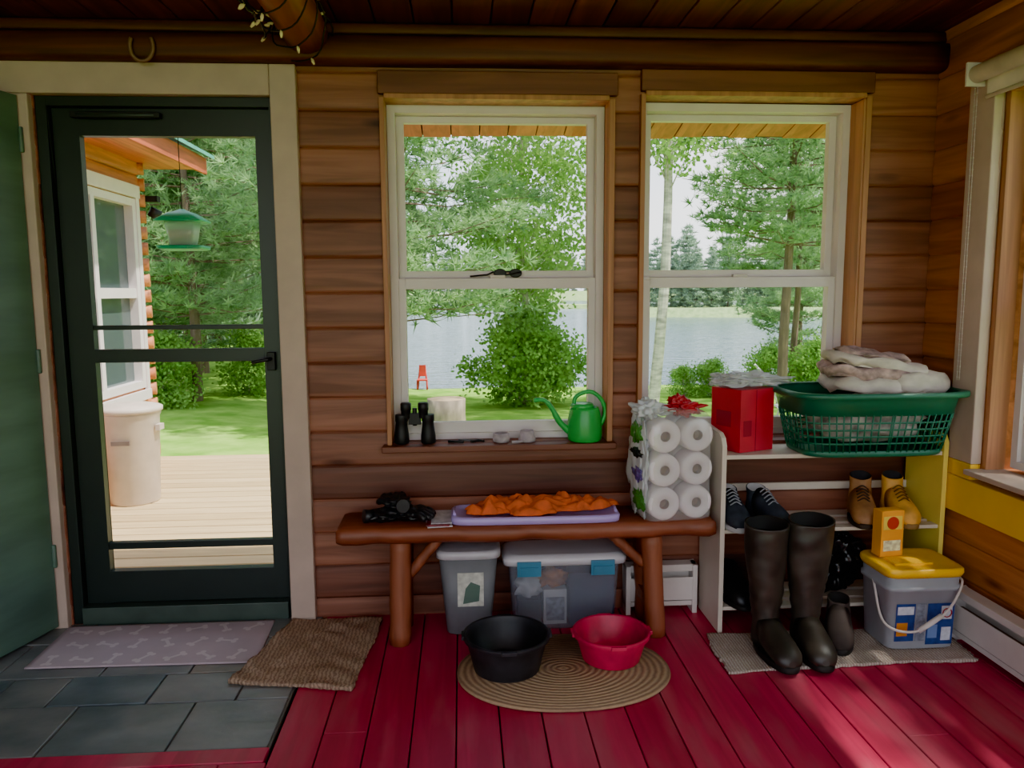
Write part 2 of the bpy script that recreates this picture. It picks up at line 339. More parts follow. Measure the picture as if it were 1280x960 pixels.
def heater(name,x0,x1,xf):
    b=B(xf); b.box(x0,x1,-.06,0,.03,.05,offw); b.box(x0,x1,-.012,-.001,.05,.20,offw)
    b.box(x0,x1,-.066,-.062,.055,.15,offw)
    b.box(x0,x1,-.055,-.012,.19,.20,offw); b.box(x0,x1,-.058,-.052,.172,.20,offw); b.box(x0+.02,x1-.02,-.05,-.02,.08,.13,iron)
    b.box(x0,x0+.02,-.068,-.001,.0,.2,offw); b.box(x1-.02,x1,-.068,-.001,.0,.2,offw); b.make(name,bevel=.002)
heater('baseboard_back',.64,.93,Matrix.Translation((0,2.98,0))); heater('baseboard_right',-2.62,-.6,Matrix.Translation((XR-.02,0,0))@Matrix.Rotation(-math.pi/2,4,'Z'))
# ------------------------------------------------------------------ mats and rugs
def rug(corners,mat,th=.008,seed=0,amp=.004,n=36,fray=0.):
    c=[Vector((*p,0)) for p in corners]; b=B(); vs=[];fs=[]
    for i in range(n+1):
        for j in range(n+1):
            s,t=i/n,j/n; p=(c[0]*(1-s)+c[1]*s)*(1-t)+(c[3]*(1-s)+c[2]*s)*t
            e=noise.noise(Vector((p.x*6,p.y*6,seed)))
            if i in(0,n) : p.x+=fray*e*2+random.uniform(-fray,fray)*.5
            if j in(0,n): p.y+=fray*e*2+random.uniform(-fray,fray)*.5
            vs.append((p.x,p.y,.003+th+amp*abs(noise.noise(Vector((p.x*9,p.y*9,seed+3))))*2))
    m_=(n+1)*(n+1)
    for i in range(n):
        for j in range(n):
            a=i*(n+1)+j; fs.append((a,a+n+1,a+n+2,a+1))
    edge=[i*(n+1) for i in range(n+1)]+[n*(n+1)+j for j in range(1,n+1)]+[i*(n+1)+n for i in range(n-1,-1,-1)]+[j for j in range(n-1,0,-1)]
    lo=[(vs[e][0],vs[e][1],.0025) for e in edge]; vs2=vs+lo
    for k in range(len(edge)):
        k2=(k+1)%len(edge); fs.append((edge[k],edge[k2],m_+k2,m_+k))
    fs.append(tuple(m_+k for k in range(len(edge))))
    b.add(vs2,fs,mat,True); return b
mm=M('mat_mauve','beacb4',.85,var=.06); bone=M('bone_print','d6c9cc',.85,var=.03); b=rug([(-1.53,2.63),(-.735,2.615),(-.755,2.965),(-1.54,2.965)],mm,th=.004,amp=0)
for i in range(7):
    for j in range(3):
        cx=-1.47+i*.108+.04*(j%2); cy=2.68+j*.115; s=.68
        if cx>-.80: continue
        r=random.uniform(0,3.14); z=.0076; dx,dy=math.cos(r)*s,math.sin(r)*s; pts=[]
        for (lx,ly) in [(-.04,-.009),(.04,-.009),(.04,.009),(-.04,.009)]: pts.append((cx+lx*dx-ly*dy,cy+lx*dy+ly*dx,z))
        b.add(pts,[(0,1,2,3)],bone)
        for sx in(-1,1):
            for sy in(-1,1):
                lx,ly=sx*.044,sy*.013; b.add([(cx+lx*dx-ly*dy+.015*s*math.cos(q),cy+lx*dy+ly*dx+.015*s*math.sin(q),z+.0002) for q in [k*math.pi/6 for k in range(12)]],[tuple(range(12))],bone)
b.make('door_mat')
rug([(-.79,2.475),(-.375,2.39),(-.325,2.95),(-.68,2.955)],stripes('tan_rug','967a64','c4a68c','X',22,noise_amt=6),th=.008,amp=.012,fray=.006).make('bath_rug')
rug([(.885,2.41),(1.79,2.44),(1.795,2.70),(.90,2.70)],stripes('woven_rug_m','bca494','ded2c6','X',30,noise_amt=3),th=.006,amp=.005,fray=.008,seed=5).make('woven_rug')
b=B(); jute=stripes('jute','94765e','c0a07c','X',14,rings=(1,1.385,1),center=(.33,2.475,0),noise_amt=1.)
b.loft([se(.33,2.475,z,.36*k,.262*k,64,2.15) for k,z in [(1,.0025),(1.01,.008),(.995,.014),(.0001,.014)]],jute,cap1=False); b.make('oval_rug')
# ------------------------------------------------------------------ bench
b=B(); n=64; rings=[]
for i in range(n+1):
    x=-.46+1.385*i/n; e=.016*noise.noise(Vector((x*4,0,1)))+.009*noise.noise(Vector((x*14,0,2))); z1=.45; z0=.390+.008*noise.noise(Vector((x*6,2,0))); en=.006 if i in(0,n) else .0
    y0=2.685+e; y1=2.925
    rings.append([(x,y0+.018+en,z0+en),(x,y0+.003+en,z0+.015),(x,y0+en,.425),(x,y0+.008+en,.444),(x,y0+.02+en,z1-en),(x,y1-.01,z1-en),(x,y1,.44),(x,y1-.003,z0+en)])
b.loft(rings,W_bench)
def post(b,p0,p1,r,mat,seed=0):
    p0,p1=Vector(p0),Vector(p1); pts=[p0.lerp(p1,i/10) for i in range(11)]; b.tube(pts,[r*(1+.14*noise.noise(Vector((i*.8,seed,1)))) for i in range(11)],mat,n=9)
for s,(x,x2) in enumerate([(-.245,-.235),(.715,.695)]):
    for y,y2 in ((2.745,2.735),(2.875,2.885)): post(b,(x,y2,.0),(x2,y,.395),.040,W_leg,s+y*10)
    b.box(min(x,x2)-.02,max(x,x2)+.02,2.75,2.88,.10,.15,W_leg)
post(b,(-.21,2.76,.25),(-.09,2.76,.395),.02,W_leg,9); post(b,(.67,2.76,.27),(.54,2.76,.395),.02,W_leg,8)
b.make('log_bench')
b=B(); lil=M('lilac_plastic','bca6e4',.35,var=.04)
cx,cy=.262,2.79; b.loft([se(cx,cy,z,rx,ry,48,7,-.01) for z,rx,ry in [(.451,.285,.088),(.454,.31,.10),(.474,.312,.102),(.480,.306,.097),(.480,.292,.085),(.472,.285,.08),(.472,.01,.01)]],lil)
for sx in (-1,1): b.tube([(cx+sx*.298,cy-.05,.483),(cx+sx*.303,cy,.484),(cx+sx*.298,cy+.05,.483)],.005,lil)
b.make('lilac_tub_lid')
def cloth(cx,cy,z0,rx,ry,h,mat,seed,amp=1.,rot=0,b=None,freq=9):
    n,m_=84,26; vs=[];fs=[]
    for i in range(m_+1):
        rr=i/m_
        for j in range(n):
            t=2*math.pi*j/n; out=1+.34*noise.noise(Vector((math.cos(t)*2.3,math.sin(t)*2.3,seed)))+.16*noise.noise(Vector((math.cos(t)*7,math.sin(t)*7,seed)))
            lx,ly=rr*rx*out*math.cos(t),rr*ry*out*math.sin(t); x,y=cx+lx*math.cos(rot)-ly*math.sin(rot),cy+lx*math.sin(rot)+ly*math.cos(rot)
            k=max(0,1-rr**5); w=abs(noise.noise(Vector((lx*freq+noise.noise(Vector((lx*5,ly*5,seed)))*1.2,ly*freq*1.8,seed*2))))*1.6+.15*abs(noise.noise(Vector((lx*30,ly*30,seed))))
            vs.append((x,y,z0+.003+h*k*(.35+amp*w*.9)))
    for i in range(m_):
        for j in range(n):
            k=(j+1)%n; fs.append((i*n+j,i*n+k,(i+1)*n+k,(i+1)*n+j))
    base=len(vs); vs+=[(vs[m_*n+j][0],vs[m_*n+j][1],z0) for j in range(n)]
    for j in range(n): fs.append((m_*n+j,m_*n+(j+1)%n,base+(j+1)%n,base+j))
    fs.append(tuple(base+j for j in range(n))); b.add(vs,fs,mat,True)
orm=M('orange_fabric','d8602c',.85,var=.25,scale=(22,22,22)); b=B()
for i,(x,y,rx,ry,rt) in enumerate([(.10,2.79,.10,.06,.1),(.19,2.82,.11,.06,-.3),(.27,2.78,.13,.07,.15),(.38,2.81,.12,.06,-.1),(.48,2.80,.10,.05,.3),(.24,2.84,.15,.04,0),(.34,2.83,.15,.045,.05)]): cloth(x,y,.4815+.001*i,rx,ry,.037,orm,3+i*2.7,rot=rt,b=b,freq=15)
b.make('orange_cloth')
b=B(); paper=M('magazine_paper','d0ccd4',.5,var=.25,scale=(40,30,30)); pk=M('magazine_print','8c3a44',.5,var=.5,scale=(60,60,60))
b.cbox((-.10,2.79,.453),(.09,.20,.004),paper,.12); b.cbox((-.09,2.785,.4575),(.085,.19,.004),pk,-.08); b.cbox((-.085,2.79,.4615),(.075,.17,.002),paper,.02); b.make('magazine_stack')
b=B(); lea=M('black_leather','202024',.4,var=.3,scale=(20,20,20),bump=.2)
for gi,(gx,gy,rt,gz) in enumerate([(-.29,2.80,.4,.454),(-.20,2.78,-.5,.462),(-.25,2.82,1.9,.495)]):
    xf=Matrix.Translation((gx,gy,gz))@Matrix.Rotation(rt,4,'Z')
    b.blob((0,0,.022),(.07,.052,.026),lea,amp=.3,freq=2.,seed=gi,sub=4,xf=xf,flat=-.003)
    for f in range(4):
        y=-.030+f*.020; l=[.05,.062,.06,.045][f]*.8; b.tube(bez([(.03,y,.022),(.06,y*1.1,.030),(.055+l*.8,y*1.2,.012)],5),[.0125]*10+[.008],lea,n=8,xf=xf)
    b.tube(bez([(-.01,.03,.022),(.02,.055,.024),(.045,.060,.014)],5),[.013]*10+[.008],lea,n=8,xf=xf)
    b.tube([(-.05,0,.02),(-.085,0,.024)],[.022,.025],lea,n=14,xf=xf)
b.make('leather_gloves')
# toilet paper pack
b=B(); tp=M('tissue','f0e8ea',.9,var=.03); core=M('cardboard_core','7a5a4a',.9); wrap=film('plastic_wrap',(1,1,1),.12,.22,'e4e6e4',.22); prn=M('wrap_print','4a8c3a',.4,var=.5,scale=(30,30,25)); prw=M('wrap_white','d6dbde',.35,var=.1); prp=M('wrap_purple','6a5a9a',.4,var=.3,scale=(30,30,25))
xf=Matrix.Translation((.762,2.80,.453))@Matrix.Rotation(.14,4,'Z'); R_=.062
for ix in range(2):
    for iz in range(3):
        for iy in range(2):
            c=(-.046+ix*.126,-.052+iy*.104,R_+iz*.1255); T=xf@Matrix.Translation(c)@Matrix.Rotation(math.pi/2,4,'X')
            b.lathe((0,0,0),[(.020,-.048),(.052,-.0495),(.060,-.045),(R_-.0005,-.03),(R_-.0005,.03),(.060,.045),(.052,.0495),(.020,.0490),(.019,.03),(.019,-.03),(.020,-.048)],tp,n=28,xf=T,cap0=False,cap1=False)
            b.lathe((0,0,0),[(.0185,-.047),(.0185,.047)],core,n=18,xf=T,cap0=False,cap1=False); b.lathe((0,0,0),[(.018,.02),(.001,.02)],core,n=18,xf=T,cap0=False,cap1=False)
wr_=[]
for z,rx,ry in [(.001,.126,.106),(.01,.130,.109),(.06,.131,.110),(.125,.126,.106),(.19,.131,.110),(.25,.126,.106),(.31,.131,.110),(.37,.128,.106),(.39,.115,.09),(.41,.08,.05)]:
    wr_.append([(x+.004*noise.noise(Vector((x*30,y*30,z*30))),y+.003*noise.noise(Vector((x*30,y*30,z*30+9))),w) for x,y,w in se(.017,0,z,rx,ry,60,6)])
b.loft(wr_,wrap,xf=xf,cap0=False,cap1=False)
b.blob((-.112,0,.19),(.012,.108,.205),prw,amp=.3,freq=2.5,seed=31,sub=5,flat=.002,xf=xf)
for k,(zc,rz,mt) in enumerate([(.07,.040,prn),(.165,.030,prp),(.24,.022,black),(.31,.045,prn)]): b.blob((-.119,-.03+.01*k,zc),(.010,.060,rz),mt,amp=.4,freq=2.5,seed=40+k,sub=4,xf=xf)
b.blob((-.085,0,.40),(.05,.06,.045),prw,amp=.55,freq=2.2,seed=5,sub=4,xf=xf); b.blob((0,.02,.395),(.10,.06,.02),prw,amp=.5,freq=2.5,seed=7,sub=4,xf=xf)
redp=M('red_ribbon','c01830',.35,var=.2); b.blob((.055,-.03,.405),(.07,.045,.03),redp,amp=.8,freq=2.4,seed=8,sub=4,xf=xf); b.blob((.03,-.02,.43),(.035,.03,.028),redp,amp=.6,freq=2.4,seed=9,sub=3,xf=xf)
b.make('toilet_paper_pack')
# ------------------------------------------------------------------ bins under bench
b=B(); gb=M('grey_bin','6e7074',.5); gl=M('bin_lid_clear','c4c1c6',.35)
b.loft([se(.012,2.865,z,rx,ry,40,5) for z,rx,ry in [(.002,.078,.078),(.006,.085,.084),(.305,.112,.10)]],gb)
b.loft([se(.012,2.865,z,rx,ry,40,5) for z,rx,ry in [(.303,.112,.10),(.303,.122,.108),(.325,.122,.108),(.333,.11,.10)]],gl)
b.box(-.030,.068,2.7655,2.7685,.12,.25,M('label_a','c4c4b8',.6,var=.25,scale=(40,40,40))); b.add([(-.01,2.7650,.13),(.05,2.7650,.14),(.055,2.7650,.20),(.02,2.7650,.215),(.0,2.7650,.19)],[(0,1,2,3,4)],dgreen)
b.make('storage_bin')
b=B(); clear=film('clear_tote',(.93,.95,1),.08,.12,'a0a4b0',.36)
b.loft([se(.38,2.885,z,rx,ry,48,8) for z,rx,ry in [(.002,.190,.075),(.01,.196,.08),(.262,.212,.09)]],clear)
b.loft([se(.38,2.885,z,rx,ry,48,8) for z,rx,ry in [(.262,.212,.09),(.262,.236,.104),(.285,.238,.106),(.297,.225,.096),(.302,.21,.085)]],M('tote_lid','ccc9ce',.3,var=.03))
teal=M('teal_latch','4080a0',.4)
for x in (.24,.52): b.box(x-.045,x+.045,2.772,2.782,.225,.282,teal); b.box(x-.035,x+.035,2.766,2.774,.235,.262,teal)
navy=M('navy_item','242c48',.7,var=.4); wh=M('white_item','cfcdc9',.7,var=.2); org=M('orange_item','c47a3c',.7,var=.5,scale=(30,30,30)); dk=M('dark_item','2b2a2e',.7,var=.4)
b.box(.40,.57,2.81,2.94,.012,.22,navy); b.box(.30,.39,2.83,2.90,.012,.15,wh); b.box(.31,.38,2.82,2.828,.03,.12,M('label_b','8c8f96',.6,var=.5,scale=(60,60,60))); b.box(.20,.29,2.83,2.93,.012,.11,dk); b.blob((.34,2.86,.19),(.06,.04,.04),org,amp=.5,seed=2,sub=3); b.blob((.25,2.88,.15),(.06,.05,.05),wh,amp=.5,seed=4,sub=3)
b.make('storage_tote')
def tub(name,c,rt,rb,h,mat,z=.0155):
    b=B(); cx,cy=c
    b.lathe((cx,cy,z),[(rb-.01,0),(rb,.004),(rb+(rt-rb)*.45,h*.5),(rt-.006,h-.02),(rt+.004,h-.016),(rt+.006,h-.004),(rt,h),(rt-.007,h-.003),(rt-.012,h-.02),(rb-.004,.02),(rb-.02,.012),(.001,.012)],mat,n=48,cap1=False)
    for s in (0,math.pi/2,math.pi,3*math.pi/2): b.cbox((cx+(rt+.004)*math.cos(s),cy+(rt+.004)*math.sin(s),z+h-.008),(.012,.05,.012),mat,s)
    b.make(name,bevel=.001)
tub('feed_tub',(.137,2.487),.143,.112,.128,M('black_tub','2a2a2e',.5,var=.35,scale=(20,20,20),bump=.15)); tub('feed_tub',(.505,2.53),.130,.100,.105,M('red_tub','c8204e',.45,var=.25,scale=(14,14,14)))
# ------------------------------------------------------------------ shoe shelf
b=B(); shw=M('shelf_white','d9cdbc',.45,var=.05); shy=M('shelf_side_lit','f4dc60',.5,var=.05)  # right side panel: bounced light on it put in as yellow
def panel(x0,x1,mat,back=2.965):
    prof=[(2.72,.003),(2.72,.72),(2.735,.75),(2.765,.765),(back,.775),(back,.003)]
    b.loft([[(x,y,z) for y,z in prof] for x in (x0,x1)],mat,smooth=False)
panel(.95,.968,shw); panel(1.80,1.818,shy)
for z in (.685,.40,.10):
    if z>.5: b.box(.968,1.80,2.73,2.965,z-.016,z,shw)
    else:
        b.box(.968,1.80,2.73,2.775,z-.014,z,shw); b.box(.968,1.80,2.80,2.86,z-.014,z,shw); b.box(.968,1.80,2.885,2.965,z-.014,z,shw)
b.box(.968,1.80,2.95,2.965,.49,.52,shw)
b.make('shoe_shelf',bevel=.002)
b=B(); rc=M('red_card','c4203a',.5,var=.12); rc2=M('red_card_dark','981830',.5)
xf=Matrix.Translation((1.075,2.862,.687))@Matrix.Rotation(.40,4,'Z'); b.box(-.085,.08,-.08,.08,0,.235,rc,xf); b.box(-.086,-.085,-.03,.05,.09,.15,rc2,xf); b.box(-.01,-.007,-.0815,-.08,0,.235,rc2,xf); b.box(-.07,-.03,-.0815,-.08,.06,.12,rc2,xf)
b.box(-.086,.081,-.08,-.0,.2351,.2375,rc2,xf); b.make('cardboard_box',bevel=.002)
b=B(); plas=film('plastic_bag_film',(1,1,1),.12,.2,'e6e6ea',.5)
b.blob((1.10,2.86,.953),(.14,.085,.028),plas,amp=.55,freq=2.4,seed=3,sub=5,flat=.926); b.blob((1.01,2.88,.95),(.07,.05,.028),plas,amp=.55,freq=2.4,seed=13,sub=4,flat=.926); b.make('plastic_bag')
# laundry basket
b=B(); bg=M('basket_green','1f6a50',.4,var=.1); bx,by,bz=1.508,2.775,.6865
def S(t,h,off=0):
    p=4.5; c,s_=math.cos(t),math.sin(t); rx=.262+(.048)*h+off; ry=.135+.045*h+off
    return (bx+math.copysign(abs(c)**(2/p),c)*rx,by+math.copysign(abs(s_)**(2/p),s_)*ry,bz+.235*h)
nn=120; T_=[2*math.pi*j/nn for j in range(nn)]
def bring(h,o): return [S(t,h,o) for t in T_]
b.loft([bring(0.0,-.004),bring(.02,.0),bring(.10,.0),bring(.10,-.003),bring(.02,-.004)],bg)
b.loft([bring(.66,-.003),bring(.66,0),bring(.97,0),bring(1.0,.004)],bg,cap0=False,cap1=False)
b.loft([bring(.66,-.003),bring(.97,-.003)],bg,cap0=False,cap1=False)
b.loft([bring(1.0,-.004),bring(1.02,.0),bring(1.02,.022),bring(.98,.026),bring(.94,.026),bring(.94,.023),bring(.98,.020),bring(.99,.0)],bg,cap0=False,cap1=False)
for h in (.22,.33,.44,.55): b.loft([bring(h-.014,-.003),bring(h-.014,0.0005),bring(h+.014,0.0005),bring(h+.014,-.003),bring(h-.014,-.003)],bg,cap0=False,cap1=False)
def arc(h,cnt):
    pts=[S(2*math.pi*j/2000,h) for j in range(2001)]; L=[0]
    for a,c in zip(pts,pts[1:]): L.append(L[-1]+math.dist(a,c))
    out=[];k=0
    for i in range(cnt):
        tgt=L[-1]*(i+.5)/cnt
        while L[k]<tgt:k+=1
        out.append(2*math.pi*k/2000)
    return out
for t in arc(.4,62): b.tube([S(t,.08,-.001),S(t,.68,-.001)],.0032,bg,n=5)
hn=M('grey_cloth','b0a8a0',.9,var=.6,scale=(25,25,25)); b.blob((bx,by,bz+.125),(.225,.118,.10),hn,amp=.2,freq=2,seed=2,sub=4); b.make('laundry_basket')
b=B(); tow=M('towel_white','d2c4b8',.95,var=.2,scale=(14,14,22),bump=.3); tow2=M('towel_floral','b49690',.95,var=.5,scale=(30,30,30))
def fold(b,c,rx,ry,z,th,mat,rot,seed,p=4,tilt=0):
    R=[]
    for zz,k in [(0,.9),(.25,1.0),(.5,1.01),(.8,.98),(1,.86),(1.05,.5),(1.03,.01)]:
        ring=se(c[0],c[1],z+th*zz,rx*k,ry*k,60,p,rot); R.append([(x+.014*noise.noise(Vector((x*12,y*12,seed+zz*2))),y+.010*noise.noise(Vector((x*12,y*12,seed+5+zz*2))),w+tilt*(x-c[0])+.022*noise.noise(Vector((x*16,y*16,seed+zz)))) for x,y,w in ring])
    b.loft(R,mat)
fold(b,(1.56,2.79),.20,.12,.915,.050,tow,.05,1,tilt=-.03); fold(b,(1.53,2.79),.18,.10,.96,.04,tow2,-.12,4,tilt=-.1); fold(b,(1.55,2.80),.18,.095,1.0,.035,tow,-.1,7,tilt=-.16); fold(b,(1.54,2.80),.13,.08,1.035,.022,tow2,-.1,12,tilt=-.16); fold(b,(1.68,2.77),.12,.10,.915,.065,tow,.3,9)
b.make('folded_towels')
# ------------------------------------------------------------------ boots and shoes
def boot(name,x,y,z,h,w,L_,mat,solem,rot=0,lace=None,top=None,bend=0.,shaft_w=None):
    xf=Matrix.Translation((x,y,z))@Matrix.Rotation(rot,4,'Z'); b=B(); sw=shaft_w or w*.62
    def outline(k,zz): # sole outline, toe toward -y
        pts=[]
        for j in range(36):
            t=2*math.pi*j/36; s_,c=math.sin(t),math.cos(t)
            ww=w/2*((.86+.16*math.sin((c*.5+.5)*math.pi*1.1)) if c>=0 else 1.)
            pts.append((ww*math.copysign(abs(s_)**.8,s_)*k,-L_*.38+L_*.5*c,zz))
        return pts
    sh=.022 if h>.25 else .02
    b.loft([outline(.97,0),outline(1.0,.004),outline(1.0,sh)],solem,xf=xf)
    secs=[]; nseg=26
    path=[(-.86*L_,.030,.20,.012),(-.83*L_,.034,.66,.028),(-.72*L_,.040,.92,.040),(-.55*L_,.048,.97,.050),(-.38*L_,.056,.93,.060),(-.20*L_,.068,.88,.070)]
    for (yy,zc,kw,rz) in path:
        secs.append([(w/2*kw*math.cos(q),yy+ (rz*.2*math.sin(q)),max(sh-.004,sh+zc-.02+rz*math.sin(q)*.9)) for q in [2*math.pi*j/nseg for j in range(nseg)]])
    yb=.11*L_
    b.loft(secs,mat,xf=xf)
    R=[]
    steps=[(sh,.90,-.30*L_,yb),(sh+.03,.92,-.32*L_,yb+.004),(.075,.88,-.30*L_,yb),(.105,.84,-.24*L_,yb-.004)]
    if h>.2:
        for i in range(1,24):
            f=i/23; steps.append((.105+(h-.105)*f,.84+(sw*1.25/w-.84)*min(1,f*1.4)+(.05*math.sin(i*2.1)*(1-f)*(f<.4))+(.03 if i>21 else 0),-.24*L_-.012*f,yb-.004+.012*f))
    else:
        for i in range(1,5):
            f=i/4; steps.append((.105+(h-.105)*f,.80,-.22*L_+.01*f,yb-.002))
    for i,(zz,kw,a,c) in enumerate(steps):
        cy=(a+c)/2; ry=(c-a)/2; bx_=bend*(zz/h)**2
        R.append([(bx_+w/2*kw*math.cos(q)*(1+.07*noise.noise(Vector((q,zz*14,x*9)))),cy+ry*math.sin(q)+.007*noise.noise(Vector((q*1.3,zz*24,x*5))),zz+(.012*math.sin(q) if i==len(steps)-1 else 0)) for q in [2*math.pi*j/nseg for j in range(nseg)]])
    last=R[-1]; cx_=sum(p[0] for p in last)/nseg; cy_=sum(p[1] for p in last)/nseg
    inn=[(cx_+(p[0]-cx_)*.9,cy_+(p[1]-cy_)*.9,p[2]) for p in last]; inn2=[(p[0],p[1],p[2]-.05) for p in inn]
    b.loft(R,mat,xf=xf,cap1=False); b.loft([last,inn],top or mat,xf=xf,cap0=False,cap1=False); b.loft([inn,inn2],solem if top is None else dk,xf=xf,cap0=False,cap1=True)
    if lace:
        for i in range(5):
            yy=-.52*L_+i*.055*L_*1.1; zz=.098+i*.009; b.tube(bez([(-w*.22,yy,zz-.012),(0,yy-.004,zz+.002),(w*.22,yy,zz-.012)],4),.0028,lace,n=5,xf=xf)
    return b.make(name)
rub=M('boot_rubber','38332c',.42,var=.4,scale=(12,12,12),bump=.1); sole=M('boot_sole','1c1917',.7)
boot('rubber_boot',1.075,2.60,.016,.455,.115,.27,rub,sole,rot=.05,bend=-.006,shaft_w=.125); boot('rubber_boot',1.225,2.60,.016,.465,.115,.27,rub,sole,rot=-.1,bend=.008,shaft_w=.13)
boot('dark_shoe',1.385,2.66,.016,.14,.10,.22,M('dark_suede','3e3430',.8,var=.3),sole,rot=-.4)
sn=M('sneaker_grey','2e333c',.7,var=.35,scale=(25,25,25)); sw_=M('sneaker_sole','b9b7b8',.6); lc=M('laces','8a8c92',.8)
boot('sneaker',1.02,2.87,.402,.125,.10,.22,sn,sw_,rot=.0,lace=lc); boot('sneaker',1.135,2.865,.402,.125,.10,.22,sn,sw_,rot=.25,lace=lc)
boot('work_boot',1.56,2.87,.402,.165,.10,.22,M('brown_leather','9a6a40',.6,var=.3,scale=(20,20,20)),M('worksole','3a2a1c',.7),rot=-.35,lace=M('lace_b','3c2c20',.8),top=M('collar','2a2420',.8)); boot('work_boot',1.685,2.865,.402,.165,.10,.22,M('tan_leather','d89c3c',.6,var=.25,scale=(20,20,20)),M('worksole2','8a6a3c',.7),rot=-.1,lace=M('lace_c','6a4a20',.8),top=M('collar2','5a4020',.8))
boot('black_shoe',1.03,2.87,.102,.12,.10,.22,M('blk_leather','1c1d1e',.4),sole,rot=.1); boot('black_shoe',1.17,2.87,.102,.12,.10,.22,D.materials['blk_leather'],sole,rot=-.15)
b=B(); bagm=M('black_bag','161618',.25,var=.3,bump=.2,scale=(25,25,25)); b.blob((1.46,2.85,.235),(.11,.085,.12),bagm,amp=.35,freq=1.8,seed=11,sub=5,flat=.104); b.blob((1.47,2.84,.33),(.045,.04,.03),bagm,amp=.6,freq=3,seed=12,sub=4); b.make('trash_bag')
# ------------------------------------------------------------------ litter bucket
b=B(); bu=M('bucket_grey','a4a8b0',.4,var=.08); ylid=M('bucket_lid_yellow','ffc400',.4,var=.05); bcx,bcy=1.618,2.60
b.loft([se(bcx,bcy,z,rx,ry,56,7) for z,rx,ry in [(.018,.118,.09),(.022,.124,.095),(.235,.134,.105),(.236,.140,.111),(.252,.141,.112),(.253,.134,.106),(.29,.136,.108)]],bu)
b.loft([se(bcx,bcy,z,rx,ry,56,7) for z,rx,ry in [(.286,.141,.112),(.300,.146,.117),(.312,.145,.116),(.318,.138,.110),(.314,.128,.10),(.314,.01,.01)]],ylid)
b.box(bcx-.09,bcx+.05,bcy-.055,bcy+.055,.314,.3205,ylid)
blu=M('label_blue','2c4480',.45,var=.25,scale=(40,40,40)); lw=M('label_white','c8ccd6',.5,var=.2,scale=(50,50,50)); lo=M('label_orange','c87a28',.5)
def lab(x0,x1,z0,z1,mat,off):
    ft=lambda z: bcy-(.095+(z-.018)*(.010/.217))-off
    b.add([(bcx+x0,ft(z0),z0),(bcx+x1,ft(z0),z0),(bcx+x1,ft(z1),z1),(bcx+x0,ft(z1),z1)],[(0,1,2,3)],mat)
lab(0.01,.108,.035,.19,blu,.001); lab(-.105,-.035,.05,.19,blu,.001); lab(-.10,-.04,.15,.18,lw,.002); lab(-.10,-.06,.07,.12,lo,.002); lab(.06,.10,.13,.18,lw,.002); lab(.015,.05,.06,.11,M('label_lb','6a86b8',.5),.002); lab(.065,.10,.05,.10,lw,.002); lab(-.03,.005,.05,.19,M('label_grey','7c8290',.5,var=.4,scale=(60,60,60)),.001)
b.tube([(bcx+.08+.016*math.cos(t),bcy-.107,.155+.016*math.sin(t)) for t in [k*math.pi/8 for k in range(17)]],.002,M('sign_red','b02020',.5),n=5)
b.tube(bez([(bcx-.137,bcy,.245),(bcx-.14,bcy-.09,.12),(bcx-.06,bcy-.15,.11),(bcx+.05,bcy-.15,.18),(bcx+.139,bcy-.09,.262),(bcx+.141,bcy,.25)],8),.0045,offw,n=8)
b.tube([(bcx-.05,bcy-.151,.112),(bcx+.03,bcy-.151,.165)],.009,offw,n=10)
b.make('litter_bucket')
b=B(); ora=M('soda_orange','f0a020',.5,var=.08); xf=Matrix.Translation((1.553,2.645,.3212))@Matrix.Rotation(.12,4,'Z'); b.box(-.045,.045,-.025,.025,0,.17,ora,xf)
b.box(-.038,.038,-.026,-.025,.10,.15,M('soda_yellow','f0d050',.5),xf); b.lathe((0,0,0),[(.024,0),(.024,.002)],M('soda_red','c03020',.5),n=20,xf=xf@Matrix.Translation((0,-.026,.125))@Matrix.Rotation(math.pi/2,4,'X')); b.box(-.035,.035,-.026,-.025,.02,.06,M('soda_cream','e8dcb0',.5,var=.4,scale=(60,60,60)),xf); b.make('baking_soda_box',bevel=.001)
# ------------------------------------------------------------------ sill items
b=B(); zs=.7005
for sx in (-1,1):
    cx=-.19+sx*.052; xf=Matrix.Translation((cx,3.0,zs))
    b.lathe((0,0,0),[(.026,0),(.029,.004),(.029,.03),(.026,.05),(.022,.085),(.025,.09),(.025,.115)],black,n=22,xf=xf)
    b.lathe((0,0,0),[(.019,.10),(.019,.13),(.021,.132),(.021,.158),(.017,.162)],black,n=20,xf=xf@Matrix.Translation((-sx*.018,0,0)))
b.box(-.215,-.165,2.99,3.01,zs+.075,zs+.12,black); b.tube([(-.19,3,zs+.07),(-.19,3,zs+.14)],.009,black,n=14); b.make('binoculars',bevel=.002)
b=B(); wg=M('can_green','2cb44e',.3,var=.08); cx,cy=.483,2.998
b.lathe((cx,cy,zs),[(.062,0),(.066,.004),(.070,.03),(.066,.09),(.058,.125),(.054,.135),(.050,.135),(.054,.12)],wg,n=36)
b.loft([se(cx-.01,cy,zs+z,r,r,28,2) for z,r in [(.128,.05),(.145,.044),(.15,.040),(.148,.034)]],wg,cap1=True)
b.tube(bez([(cx-.055,cy,zs+.03),(cx-.10,cy-.005,zs+.075),(cx-.135,cy-.01,zs+.135),(cx-.165,cy-.012,zs+.165),(cx-.205,cy-.014,zs+.165)],6),[.014]*4+[.0125]*6+[.010]*6+[.008]*6+[.009]*3,wg,n=12)
b.tube(bez([(cx-.045,cy,zs+.125),(cx-.035,cy,zs+.175),(cx+.02,cy,zs+.195),(cx+.065,cy,zs+.165),(cx+.083,cy,zs+.11),(cx+.064,cy,zs+.06)],7),.0085,wg,n=10); b.make('watering_can')
